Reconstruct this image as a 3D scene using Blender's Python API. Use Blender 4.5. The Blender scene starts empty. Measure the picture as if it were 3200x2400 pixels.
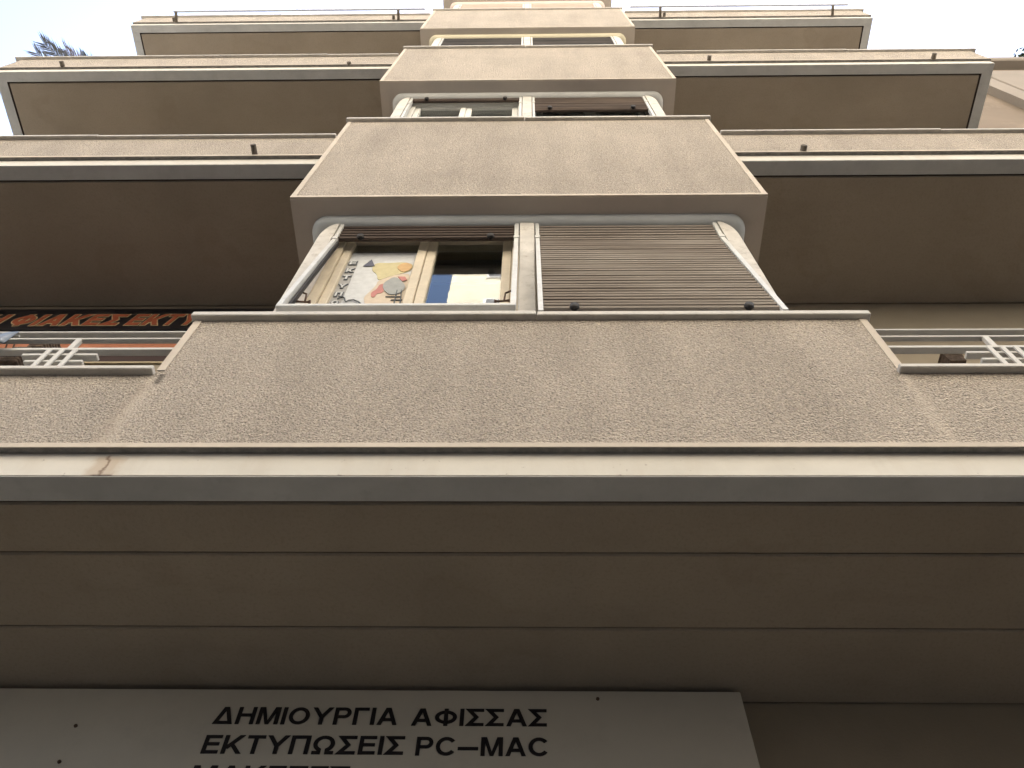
import bpy, math, random
from mathutils import Matrix, Vector, Euler
R = math.radians
sc = bpy.context.scene
col = sc.collection

# ------------------------------------------------------------------ camera
cam_d = bpy.data.cameras.new('camera'); cam = bpy.data.objects.new('camera', cam_d); col.objects.link(cam)
cam_d.sensor_width = 36; cam_d.lens = 29.7; cam_d.clip_start = 0.05; cam_d.clip_end = 2000
cam.location = (0, 0, 0); cam.rotation_euler = (R(149.6627), R(-0.8803), R(0.6385))
sc.camera = cam
# ------------------------------------------------------------------ sky, sun, exposure
SUN_EL, SUN_AZ = 55, 8        # azimuth clockwise from +Y (behind the house, to the right)
w = bpy.data.worlds.new("World"); sc.world = w; w.use_nodes = True
nt = w.node_tree; nt.nodes.clear()
sky = nt.nodes.new('ShaderNodeTexSky'); sky.sky_type = 'NISHITA'; sky.sun_disc = False
sky.sun_elevation = R(SUN_EL); sky.sun_rotation = R(SUN_AZ)
sky.air_density = 1.0; sky.dust_density = 2.0; sky.ozone_density = 1.0; sky.altitude = 50
bg = nt.nodes.new('ShaderNodeBackground'); bg.inputs[1].default_value = 0.08
ow = nt.nodes.new('ShaderNodeOutputWorld')
nt.links.new(sky.outputs[0], bg.inputs[0]); nt.links.new(bg.outputs[0], ow.inputs[0])
sun_d = bpy.data.lights.new('sun', 'SUN'); sun_d.energy = 5.0; sun_d.angle = R(0.5); sun_d.color = (1.0, 0.95, 0.88)
sun = bpy.data.objects.new('sun', sun_d); col.objects.link(sun)
sd = Vector((math.sin(R(SUN_AZ))*math.cos(R(SUN_EL)), math.cos(R(SUN_AZ))*math.cos(R(SUN_EL)), math.sin(R(SUN_EL))))
sun.rotation_euler = sd.to_track_quat('Z', 'Y').to_euler(); sun.location = sd*60
sc.view_settings.view_transform = 'Standard'; sc.view_settings.look = 'None'
sc.view_settings.exposure = 2.8; sc.view_settings.gamma = 1

# ------------------------------------------------------------------ helpers
GZ = -1.6                       # ground level (the camera is the origin, at eye height)
class MB:
    def __init__(s): s.v = []; s.f = []
    def poly(s, vs, fs):
        b = len(s.v); s.v += [tuple(v) for v in vs]; s.f += [tuple(b+i for i in f) for f in fs]; return s
    def box(s, x0, x1, y0, y1, z0, z1, c=0.0):
        """box with chamfered long edges (c)"""
        if c <= 0:
            vs = [(x, y, z) for x in (x0, x1) for y in (y0, y1) for z in (z0, z1)]
            return s.poly(vs, [(0,1,3,2),(4,6,7,5),(0,4,5,1),(2,3,7,6),(0,2,6,4),(1,5,7,3)])
        # 24-vertex chamfered box
        X=(x0,x1);Y=(y0,y1);Z=(z0,z1); sg=(1,-1); idx={}; vs=[]
        for i in (0,1):
            for j in (0,1):
                for k in (0,1):
                    p=(X[i],Y[j],Z[k]); d=(sg[i]*c,sg[j]*c,sg[k]*c)
                    for a in range(3):
                        q=[p[n]+(0 if n==a else d[n]) for n in range(3)]
                        idx[(i,j,k,a)]=len(vs); vs.append(tuple(q))
        fs=[]
        for a in range(3):
            o=[n for n in range(3) if n!=a]
            for e in (0,1):
                ring=[]
                for (u,t) in ((0,0),(1,0),(1,1),(0,1)):
                    t3=[0,0,0]; t3[a]=e; t3[o[0]]=u; t3[o[1]]=t; ring.append(idx[(*t3,a)])
                fs.append(tuple(ring))
        for a in range(3):              # edges parallel to axis a
            o=[n for n in range(3) if n!=a]
            for (u,t) in ((0,0),(1,0),(1,1),(0,1)):
                r=[]
                for e in (0,1):
                    t3=[0,0,0]; t3[a]=e; t3[o[0]]=u; t3[o[1]]=t; r.append(tuple(t3))
                fs.append((idx[(*r[0],o[0])],idx[(*r[1],o[0])],idx[(*r[1],o[1])],idx[(*r[0],o[1])]))
        for i in (0,1):
            for j in (0,1):
                for k in (0,1): fs.append((idx[(i,j,k,0)],idx[(i,j,k,1)],idx[(i,j,k,2)]))
        return s.poly(vs, fs)
    def prism(s, pts, a, b, axis='y'):
        """pts: 2-D outline (x,z) for axis y, (x,y) for axis z, (y,z) for axis x, extruded from a to b"""
        n=len(pts)
        def P(p,t): return {'y':(p[0],t,p[1]),'z':(p[0],p[1],t),'x':(t,p[0],p[1])}[axis]
        vs=[P(p,a) for p in pts]+[P(p,b) for p in pts]
        fs=[tuple(range(n)),tuple(range(2*n-1,n-1,-1))]+[(i,(i+1)%n,n+(i+1)%n,n+i) for i in range(n)]
        return s.poly(vs,fs)
    def tube(s, pts, r, n=10, cap=True):
        pts=[Vector(p) for p in pts]; rings=[]
        rr=r if isinstance(r,(list,tuple)) else [r]*len(pts)
        for i,p in enumerate(pts):
            t=(pts[min(i+1,len(pts)-1)]-pts[max(i-1,0)]).normalized()
            u=t.cross(Vector((0,0,1)));  u = u if u.length>0.05 else t.cross(Vector((1,0,0))); u.normalize(); q=t.cross(u)
            rings.append([p+(u*math.cos(2*math.pi*k/n)+q*math.sin(2*math.pi*k/n))*rr[i] for k in range(n)])
        vs=[v for ring in rings for v in ring]
        fs=[(i*n+k,i*n+(k+1)%n,(i+1)*n+(k+1)%n,(i+1)*n+k) for i in range(len(pts)-1) for k in range(n)]
        if cap: fs+=[tuple(range(n)),tuple(range((len(pts)-1)*n,len(pts)*n))]
        return s.poly(vs,fs)
    def bar(s, p0, p1, wx, wt):
        """square bar from p0 to p1, width wx along x and wt across"""
        p0=Vector(p0);p1=Vector(p1);t=(p1-p0).normalized();u=Vector((1,0,0));u=(u-t*u.dot(t)).normalized();q=t.cross(u)
        vs=[p+u*a*wx/2+q*b*wt/2 for p in (p0,p1) for a,b in ((-1,-1),(1,-1),(1,1),(-1,1))]
        return s.poly(vs,[(0,1,2,3),(7,6,5,4)]+[(i,(i+1)%4,4+(i+1)%4,4+i) for i in range(4)])

BASES = {}
SHIFT = [0.0]                   # forward offset of the upper window heads and windows
def mesh_obj(name, mb, m, base=Vector((0,0,0)), smooth=False):
    me = bpy.data.meshes.new(name)
    me.from_pydata([tuple(Vector(v)-base+Vector((0,SHIFT[0],0))) for v in mb.v], [], mb.f); me.validate()
    import bmesh
    bm = bmesh.new(); bm.from_mesh(me); bmesh.ops.recalc_face_normals(bm, faces=bm.faces); bm.to_mesh(me); bm.free()
    if smooth: me.polygons.foreach_set('use_smooth', [True]*len(me.polygons))
    for mm in (m if isinstance(m, (list, tuple)) else [m]): me.materials.append(mm)
    o = bpy.data.objects.new(name, me); col.objects.link(o); return o
def thing(name, label, cat, base, group=None):
    o = bpy.data.objects.new(name, None); col.objects.link(o); o.location = base
    o['label'] = label; o['category'] = cat
    if group: o['group'] = group
    BASES[o.name] = Vector(base); return o
def part(name, mb, m, parent, label=None, smooth=False):
    base = BASES[parent.name]
    o = mesh_obj(name, mb, m, base, smooth); o.parent = parent; BASES[o.name] = base
    if label: o['label'] = label
    return o
def structure(name, mb, m):
    o = mesh_obj(name, mb, m); o['kind'] = 'structure'; return o

# ------------------------------------------------------------------ materials
def new_mat(name, rough=0.8, spec=0.3, metallic=0.0):
    m = bpy.data.materials.new(name); m.use_nodes = True; t = m.node_tree
    b = t.nodes['Principled BSDF']; b.inputs['Roughness'].default_value = rough
    b.inputs['Specular IOR Level'].default_value = spec; b.inputs['Metallic'].default_value = metallic
    g = t.nodes.new('ShaderNodeNewGeometry')
    return m, t, b, g.outputs['Position']
def noise(t, pos, scale, detail=4, rough=0.55, stretch=None):
    n = t.nodes.new('ShaderNodeTexNoise'); n.inputs['Scale'].default_value = scale
    n.inputs['Detail'].default_value = detail; n.inputs['Roughness'].default_value = rough
    if stretch:
        mp = t.nodes.new('ShaderNodeMapping'); mp.inputs['Scale'].default_value = stretch
        t.links.new(pos, mp.inputs['Vector']); pos = mp.outputs[0]
    t.links.new(pos, n.inputs['Vector']); return n.outputs[0]
def ramp(t, fac, stops):
    r = t.nodes.new('ShaderNodeValToRGB'); e = r.color_ramp.elements
    while len(e) < len(stops): e.new(0.5)
    for i,(p,c) in enumerate(stops): e[i].position = p; e[i].color = (*c, 1) if len(c)==3 else c
    t.links.new(fac, r.inputs[0]); return r.outputs[0]
def gray(v): return (v, v, v)
def mix(t, fac, a, b, mode='MIX'):
    n = t.nodes.new('ShaderNodeMix'); n.data_type = 'RGBA'; n.blend_type = mode
    for s,v in ((n.inputs[0],fac),(n.inputs[6],a),(n.inputs[7],b)):
        if hasattr(v,'links') or hasattr(v,'is_linked'): t.links.new(v, s)
        else: s.default_value = v if not isinstance(v, tuple) else (*v, 1)
    return n.outputs[2]
def math_n(t, op, a, b=None, clamp=False):
    n = t.nodes.new('ShaderNodeMath'); n.operation = op; n.use_clamp = clamp
    for s,v in ((n.inputs[0],a),(n.inputs[1],b)):
        if v is None: continue
        if isinstance(v,(int,float)): s.default_value = v
        else: t.links.new(v, s)
    return n.outputs[0]
def bump(t, b, h, strength=0.5, dist=0.005):
    n = t.nodes.new('ShaderNodeBump'); n.inputs['Strength'].default_value = strength; n.inputs['Distance'].default_value = dist
    t.links.new(h, n.inputs['Height']); t.links.new(n.outputs[0], b.inputs['Normal'])
def sep(t, pos):
    n = t.nodes.new('ShaderNodeSeparateXYZ'); t.links.new(pos, n.inputs[0]); return n.outputs
def boxmask(t, s, x0, x1, z0, z1, soft=0.03, wob=None):
    """1 inside the rectangle x0..x1, z0..z1 of world X/Z with soft borders"""
    def edge(v, lo, up):
        d = math_n(t,'SUBTRACT', v, lo) if up else math_n(t,'SUBTRACT', lo, v)
        return math_n(t,'DIVIDE', d, soft, True)
    x = s[0] if wob is None else math_n(t,'ADD', s[0], wob)
    r = math_n(t,'MULTIPLY', edge(x,x0,True), edge(x,x1,False))
    r = math_n(t,'MULTIPLY', r, edge(s[2],z0,True)); return math_n(t,'MULTIPLY', r, edge(s[2],z1,False))

def plain(name, c, rough=0.7, spec=0.3, var=0.12, scale=6, metallic=0, dirt=None, bs=0.15):
    m,t,b,pos = new_mat(name, rough, spec, metallic)
    n = noise(t, pos, scale, 6, 0.65)
    c0 = tuple(max(0,v*(1-var*1.6)) for v in c); c1 = tuple(min(1,v*(1+var)) for v in c)
    cc = ramp(t, n, [(0.3,c0),(0.7,c1)])
    if dirt:
        d = ramp(t, noise(t, pos, scale*3.1, 8, 0.75), [(0.54,gray(0)),(0.7,gray(dirt[0]))])
        cc = mix(t, d, cc, dirt[1])
    t.links.new(cc, b.inputs['Base Color'])
    bump(t, b, noise(t, pos, 140, 3), bs, 0.002); return m

HALF_BAY = 1.22
def make_render(name, base=(0.50,0.436,0.368)):
    """spatter-dash render: rough, speckled, with stains"""
    m,t,b,pos = new_mat(name, 0.95, 0.15)
    s = sep(t, pos)
    n1 = noise(t, pos, 150, 3, 0.6)
    n2 = noise(t, pos, 62, 3, 0.6)
    big = noise(t, pos, 1.7, 5, 0.6)
    hue = noise(t, pos, 60, 2, 0.5)
    c = ramp(t, n1, [(0.30,tuple(v*0.35 for v in base)),(0.43,tuple(v*0.86 for v in base)),(0.58,tuple(v*1.1 for v in base)),(0.72,tuple(v*1.4 for v in base))])
    c = mix(t, ramp(t, hue, [(0.35,gray(0)),(0.65,gray(0.35))]), c, (0.33,0.30,0.28))
    c = mix(t, 1.0, c, ramp(t, big, [(0.3,gray(0.90)),(0.7,gray(1.06))]), 'MULTIPLY')
    # soft vertical streaks
    st = noise(t, pos, 5, 4, 0.6, (1,1,0.12))
    c = mix(t, 1.0, c, ramp(t, st, [(0.3,gray(0.9)),(0.65,gray(1.05))]), 'MULTIPLY')
    # paler trowelled seams where the bay meets the balconies, and the leak stain at the left one
    wob = math_n(t,'MULTIPLY', math_n(t,'SUBTRACT', noise(t,pos,9,3), 0.5), 0.05)
    seam = math_n(t,'ADD', boxmask(t,s,-1.255,-1.175,1.9,2.40,0.035,wob), boxmask(t,s,1.165,1.235,1.9,2.40,0.035,wob), True)
    stain = boxmask(t,s,-1.27,-1.20,1.9,2.33,0.03,wob)
    c = mix(t, math_n(t,'MULTIPLY',seam,0.45), c, (0.47,0.41,0.35))
    c = mix(t, math_n(t,'MULTIPLY',stain,0.22), c, (0.2,0.15,0.11))
    crack = boxmask(t,s,-1.205,-1.175,2.31,2.385,0.01,math_n(t,'MULTIPLY',wob,0.8))
    c = mix(t, math_n(t,'MULTIPLY',crack,0.75), c, (0.1,0.09,0.08))
    for zc in (2.374, 5.424, 8.474, 11.524):
        dl = math_n(t,'MULTIPLY', boxmask(t,s,-9,9,zc-0.055,zc+0.02,0.05,wob), math_n(t,'GREATER_THAN', math_n(t,'ABSOLUTE', s[0]), HALF_BAY))
        c = mix(t, math_n(t,'MULTIPLY', dl, ramp(t, st, [(0.42,gray(0)),(0.62,gray(0.45))])), c, (0.23,0.19,0.155))
    t.links.new(c, b.inputs['Base Color'])
    vor = t.nodes.new('ShaderNodeTexVoronoi'); vor.inputs['Scale'].default_value = 130
    t.links.new(pos, vor.inputs['Vector'])
    h = math_n(t,'ADD', math_n(t,'MULTIPLY',n1,1.1), math_n(t,'MULTIPLY',n2,1.0))
    h = math_n(t,'SUBTRACT', h, math_n(t,'MULTIPLY',vor.outputs['Distance'],0.7))
    h = math_n(t,'MULTIPLY', h, math_n(t,'SUBTRACT', 1.0, math_n(t,'MULTIPLY',seam,0.55)))
    bump(t, b, h, 1.0, 0.0095)
    return m
M_render = make_render('spatter_render')

M_smooth = plain('smooth_plaster', (0.52,0.46,0.395), 0.85, 0.2, 0.08, 5, dirt=(0.3,(0.33,0.27,0.22)))
def make_fascia():
    m,t,b,pos = new_mat('white_fascia_paint', 0.6, 0.3); s = sep(t,pos)
    c = ramp(t, noise(t,pos,3,6,0.6), [(0.3,(0.49,0.465,0.42)),(0.7,(0.57,0.545,0.50))])
    c = mix(t, ramp(t, noise(t,pos,14,5,0.6,(1,1,0.15)), [(0.5,gray(0)),(0.75,gray(0.3))]), c, (0.42,0.36,0.3))
    c = mix(t, ramp(t, noise(t,pos,45,3), [(0.70,gray(0)),(0.74,gray(0.6))]), c, (0.25,0.22,0.2))
    wob = math_n(t,'MULTIPLY', math_n(t,'SUBTRACT', noise(t,pos,22,3), 0.5), 0.05)
    c = mix(t, math_n(t,'MULTIPLY',boxmask(t,s,-1.225,-1.13,1.6,1.95,0.02,wob),0.55), c, (0.36,0.26,0.18))
    c = mix(t, math_n(t,'MULTIPLY',boxmask(t,s,-1.185,-1.17,1.6,1.95,0.006,wob),0.75), c, (0.12,0.07,0.04))
    c = mix(t, math_n(t,'MULTIPLY',boxmask(t,s,-1.205,-1.14,1.6,1.862,0.008,wob),0.8), c, (0.10,0.07,0.05))
    t.links.new(c, b.inputs['Base Color']); bump(t,b,noise(t,pos,70,4),0.2,0.003); return m
M_fascia = make_fascia()
M_band = plain('grey_drip_band_paint', (0.48,0.49,0.50), 0.8, 0.2, 0.08, 4, dirt=(0.25,(0.25,0.25,0.26)), bs=0.3)
def make_soffit():
    m,t,b,pos = new_mat('brown_soffit_paint', 0.9, 0.15)
    c = ramp(t, noise(t,pos,1.3,6,0.62), [(0.3,(0.285,0.245,0.20)),(0.7,(0.35,0.303,0.25))])
    c = mix(t, ramp(t, noise(t,pos,7,7,0.7,(0.35,1,1)), [(0.55,gray(0)),(0.72,gray(0.3))]), c, (0.24,0.20,0.165))
    c = mix(t, ramp(t, noise(t,pos,2.3,5,0.5), [(0.60,gray(0)),(0.64,gray(0.16)),(0.67,gray(0.05)),(1,gray(0.12))]), c, (0.21,0.165,0.12))
    c = mix(t, ramp(t, noise(t,pos,90,2), [(0.3,gray(0.25)),(0.5,gray(0))]), c, (0.22,0.18,0.14))
    t.links.new(c,b.inputs['Base Color']); bump(t,b,noise(t,pos,55,4,0.65),0.4,0.004); return m
M_soffit = make_soffit()
M_undershade = plain('underside_shade_grey', (0.24,0.23,0.22), 0.9, 0.15, 0.2, 30)  # dark grey for the shade under the plaster edge
M_baysoffit = plain('bay_soffit_paint', (0.46,0.41,0.365), 0.9, 0.15, 0.05, 3, bs=0.3)
M_wall = plain('olive_brown_wall_paint', (0.28,0.24,0.185), 0.9, 0.15, 0.08, 1.5, bs=0.35)
M_gap = plain('dark_joint', (0.06,0.045,0.04), 0.95, 0.1)
M_marble = plain('marble_coping', (0.50,0.475,0.44), 0.55, 0.4, 0.10, 9, dirt=(0.6,(0.3,0.26,0.23)))
M_hood = [plain('hood_plaster_grey', (0.50,0.52,0.53), 0.7, 0.25, 0.07, 5),
          plain('hood_plaster_grey_two', (0.50,0.50,0.49), 0.7, 0.25, 0.06, 5),
          plain('hood_plaster_cream', (0.58,0.53,0.40), 0.7, 0.25, 0.05, 5),
          plain('hood_plaster_pink', (0.66,0.55,0.50), 0.7, 0.25, 0.05, 5)]
M_jamb = plain('worn_white_jamb_paint', (0.56,0.53,0.49), 0.6, 0.3, 0.14, 6, dirt=(0.85,(0.30,0.26,0.22)))
M_guide = plain('white_guide_rail', (0.56,0.56,0.545), 0.45, 0.4, 0.08, 12, dirt=(0.6,(0.42,0.38,0.34)))
M_sash = plain('cream_sash_paint', (0.56,0.49,0.38), 0.55, 0.35, 0.09, 8, dirt=(0.5,(0.40,0.32,0.24)))
M_sashw = plain('white_sash_paint', (0.66,0.65,0.62), 0.55, 0.35, 0.06, 8, dirt=(0.3,(0.4,0.38,0.34)))
M_rubber_shade = plain('dark_rubber_knob_and_arm_shade', (0.025,0.022,0.022), 0.6, 0.3)  # knob rubber, also the dark of the tilting arm's shaded underside
M_rust = plain('rusty_brown_iron', (0.09,0.055,0.04), 0.8, 0.3, 0.3, 40)
M_pipe = plain('rusty_drain_pipe', (0.13,0.11,0.09), 0.8, 0.3, 0.3, 30)
M_pipein = plain('pipe_bore', (0.012,0.011,0.01), 0.9, 0.1)
M_rail = plain('white_rail_paint', (0.50,0.485,0.455), 0.5, 0.35, 0.06, 12, dirt=(0.4,(0.40,0.36,0.32)))
M_pole = plain('pale_blue_rail_paint', (0.52,0.55,0.66), 0.4, 0.4, 0.05, 10)
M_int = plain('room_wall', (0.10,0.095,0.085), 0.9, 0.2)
def make_shutter(name, c0, c1):
    m,t,b,pos = new_mat(name, 0.75, 0.25)
    a = noise(t,pos,4,5,0.6,(0.25,1,1)); g = noise(t,pos,60,5,0.6,(0.06,1,1))
    c = ramp(t, a, [(0.33,c0),(0.64,c1)])
    c = mix(t, ramp(t,g,[(0.4,gray(0)),(0.7,gray(0.3))]), c, tuple(v*0.5 for v in c0))
    s = sep(t,pos)
    t.links.new(c,b.inputs['Base Color']); bump(t,b,g,0.35,0.003); return m
M_shut = make_shutter('weathered_wood_slats', (0.19,0.155,0.13), (0.31,0.275,0.24))
M_shut_dark = make_shutter('dark_wood_slats', (0.05,0.035,0.03), (0.13,0.095,0.075))
M_shut_pink = plain('pink_painted_slats', (0.50,0.32,0.27), 0.7, 0.25, 0.08, 8)
def make_glass():
    m = bpy.data.materials.new('window_glass'); m.use_nodes = True; t = m.node_tree; t.nodes.clear()
    out = t.nodes.new('ShaderNodeOutputMaterial'); mx = t.nodes.new('ShaderNodeMixShader')
    tr = t.nodes.new('ShaderNodeBsdfTransparent'); tr.inputs[0].default_value=(0.80,0.83,0.82,1)
    gl = t.nodes.new('ShaderNodeBsdfGlossy'); gl.inputs['Roughness'].default_value = 0.015
    lw = t.nodes.new('ShaderNodeLayerWeight'); lw.inputs['Blend'].default_value = 0.5
    f5 = math_n(t,'ADD', math_n(t,'MULTIPLY', math_n(t,'POWER', lw.outputs['Facing'], 3.5), 0.8), 0.07, True)
    g = t.nodes.new('ShaderNodeNewGeometry')
    bp = t.nodes.new('ShaderNodeBump'); bp.inputs['Strength'].default_value=0.03; bp.inputs['Distance'].default_value=0.01
    t.links.new(noise(t,g.outputs['Position'],6,2), bp.inputs['Height']); t.links.new(bp.outputs[0], gl.inputs['Normal'])
    t.links.new(f5, mx.inputs[0]); t.links.new(tr.outputs[0], mx.inputs[1]); t.links.new(gl.outputs[0], mx.inputs[2])
    t.links.new(mx.outputs[0], out.inputs[0]); return m
M_glass = make_glass()

# ------------------------------------------------------------------ ground, road, pavements
def grounds():
    m = plain('dusty_ground', (0.16,0.145,0.125), 0.95, 0.1, 0.2, 0.3)
    structure('ground', MB().poly([(-400,-400,GZ-0.16),(400,-400,GZ-0.16),(400,400,GZ-0.16),(-400,400,GZ-0.16)],[(0,1,2,3)]), m)
    m = plain('asphalt', (0.055,0.054,0.052), 0.9, 0.25, 0.2, 1.2, bs=0.6)
    structure('road', MB().poly([(-80,-4.4,GZ-0.13),(80,-4.4,GZ-0.13),(80,-0.6,GZ-0.13),(-80,-0.6,GZ-0.13)],[(0,1,2,3)]), m)
    m = plain('pavement_slabs', (0.12,0.115,0.105), 0.9, 0.2, 0.15, 2.5)
    structure('pavement', MB().box(-80,80,-0.6,2.6,GZ-0.3,GZ,0.01), m)
    structure('pavement', MB().box(-80,80,-7.2,-4.4,GZ-0.3,GZ,0.01), m)
grounds()

# ------------------------------------------------------------------ the apartment house
YW = 2.29                       # main wall plane
XL, XR = -4.84, 4.15            # balcony ends
HW = 1.22                       # half width of the bay
ST = 3.05                       # storey height
house = thing('apartment_building', 'beige rendered apartment block seen from its foot, with a projecting window bay and deep balconies', 'apartment building', (0, YW, GZ))
P = lambda n, mb, m, par=house, label=None, smooth=False: part(n, mb, m, par, label, smooth)

# main wall with the first floor door and window openings left in front as dark joinery
wall = P('wall', MB().box(XL, XR+0.05, YW, YW+9, GZ, 16.4), M_wall)
P('roof', MB().box(XL-0.1, XR+0.15, YW-0.1, YW+9.1, 16.4, 16.6, 0.02), M_marble)

P('sun_blocking_storeys', MB().box(XL, XR+0.05, 5.2, YW+9, 16.61, 23.5), M_smooth)  # unseen upper mass, added to keep sun off the lower street
def soffit_k(z, k):  return z + (k-1)*ST
def bay(k):
    """k=1..5: box of the bay, its smooth plaster edges, marble coping"""
    top = 2.772 + (k-1)*ST + (0.02 if k > 1 else 0)
    bot = 1.96 if k == 1 else 1.16 + (k-1)*ST
    if k == 5: top = bot + 1.55
    lab = {1:'lowest and widest bay parapet, coarse speckled render', 2:'second bay parapet up, grey beige render',
           3:'third bay parapet up, pale render', 4:'fourth bay parapet up, palest', 5:'topmost bay, cut off by the frame'}[k]
    b = P('bay', MB().box(-HW, HW, 1.352, YW-0.002, bot, top), M_render, label=lab)
    # smooth plaster borders, 3 mm proud
    z_ = 2.40 if k == 1 else bot+0.0225
    for a, c in ((-HW, -HW+0.027), (HW-0.027, HW)): P('plaster_border', MB().box(a, c, 1.349, 1.36, z_, top), M_smooth, b)
    if k > 1: P('plaster_border', MB().box(-HW, HW, 1.348, 1.36, bot-0.002, bot+0.022), M_smooth, b)
    if k > 1: P('bay_soffit', MB().box(-HW, HW, 1.36, YW-0.002, bot-0.006, bot-0.0005), M_baysoffit, b)
    # coping in two slabs with a joint
    if k < 5:
        j = 0.03 if k == 1 else -0.02
        P('coping', MB().box(-HW-0.012, j, 1.327, 1.47, top, top+0.030, 0.003), M_marble, b)
        P('coping', MB().box(j+0.003, HW+0.016, 1.330, 1.47, top-0.001, top+0.029, 0.003), M_marble, b)
        P('window_board', MB().box(-1.06, 1.06, 1.472, 1.70, top-0.002, top+0.02), M_jamb, b)
    return b, bot, top
bays = {k: bay(k) for k in range(1, 6)}

def rounded_rect_plan(x0, x1, y0, y1, r, n=8):
    pts = [(x1, y1), (x0, y1)]
    for i in range(n+1):
        a = math.pi + (math.pi/2)*i/n; pts.append((x0+r+r*math.cos(a), y0+r+r*math.sin(a)))
    for i in range(n+1):
        a = 1.5*math.pi + (math.pi/2)*i/n; pts.append((x1-r+r*math.cos(a), y0+r+r*math.sin(a)))
    return pts
def hood(k):
    """rounded plaster head under the bay above, k = bay below the window"""
    z = 1.16 + k*ST - 0.0065; d = 0.06; q = 0.055
    rings = []
    for (off, zz) in [(0,z)] + [(q-q*math.cos(a), z-d+q-q*math.sin(a)) for a in [i*math.pi/2/6 for i in range(7)]]:
        rings.append([(x,y,zz) for x,y in rounded_rect_plan(-1.125+off, 1.125-off, 1.447+off, 1.80, 0.09)])
    n = len(rings[0]); mb = MB()
    vs = [p for r_ in rings for p in r_]
    fs = [(i*n+j, i*n+(j+1)%n, (i+1)*n+(j+1)%n, (i+1)*n+j) for i in range(len(rings)-1) for j in range(n)]
    fs.append(tuple(range((len(rings)-1)*n, len(rings)*n)))
    mb.poly(vs, fs)
    P('window_hood', mb, M_hood[min(k,4)-1], bays[k][0], smooth=True)
    o = bpy.data.objects
WSH = {1:0, 2:0, 3:-0.03, 4:-0.05}
for k in range(1, 5): SHIFT[0] = WSH[k]; hood(k)

def jamb_outline(sx, zb, zt):
    """outer edge rounds in to the hood at its top"""
    pts = [(sx*0.965, zb), (sx*1.035, zb), (sx*1.035, zt-0.20)]
    for i in range(1, 8):
        a = i/8*math.pi/2; pts.append((sx*(1.035-0.07*(1-math.cos(a))), zt-0.20+0.20*math.sin(a)))
    pts.append((sx*0.965, zt)); return pts
def surround(k):
    zb = bays[k][2]+0.021; zt = 1.16 + k*ST - 0.066
    b = bays[k][0]
    for sx in (-1, 1):
        P('jamb', MB().prism(jamb_outline(sx, zb, zt), 1.468, 1.62), M_jamb, b)
        x0, x1 = sorted((sx*0.99, sx*1.10)); P('bay_side_wall', MB().box(x0, x1, 1.625, YW-0.003, zb-0.02, zt), M_smooth, b)
    P('mullion', MB().box(-0.040, 0.034, 1.468, 1.66, zb, zt, 0.004), M_jamb, b)
    for a, c in ((-0.963,-0.042),(0.036,0.963)): P('shutter_box', MB().box(a, c, 1.515, 1.66, zt-0.02, zt-0.0005), M_sashw if k==2 else M_sash, b)
    P('room_wall', MB().box(-0.985, 0.985, YW-0.02, YW-0.004, zb-0.02, zt).box(-1.1,1.1,1.81,YW-0.003,zt+0.001,zt+0.06), M_int, b)
for k in range(1, 5): SHIFT[0] = WSH[k]; surround(k)
SHIFT[0] = 0.0

def slats(mb, x0, x1, path, pitch=0.0365, face=0.027, th=0.016):
    """horizontal wooden slats along a path of (y,z) points, top to bottom, each one a bowed bar"""
    seg = []; total = 0
    for a, b in zip(path, path[1:]):
        L = math.dist(a, b); seg.append((total, L, a, b)); total += L
    def at(d):
        for s0, L, a, b in seg:
            if d <= s0+L+1e-9: u = (d-s0)/L; return (a[0]+(b[0]-a[0])*u, a[1]+(b[1]-a[1])*u)
        return path[-1]
    d = 0.0; rnd = random.Random(5)
    while d+face <= total:
        p, q = at(d), at(d+face); dy, dz = q[0]-p[0], q[1]-p[1]; L = math.hypot(dy, dz); ny, nz = dz/L, -dy/L   # outward (towards -y)
        if ny > 0: ny, nz = -ny, -nz
        e = rnd.uniform(-0.0012, 0.0012); prof = []
        for u, h in ((0,0.2),(0.12,0.75),(0.5,1.0),(0.88,0.75),(1,0.2),(1,-0.5),(0,-0.5)):
            prof.append((p[0]+dy*u+ny*(h*th+e), p[1]+dz*u+nz*(h*th+e)))
        mb.prism(prof, x0, x1, 'x'); d += pitch
    return mb

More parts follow.
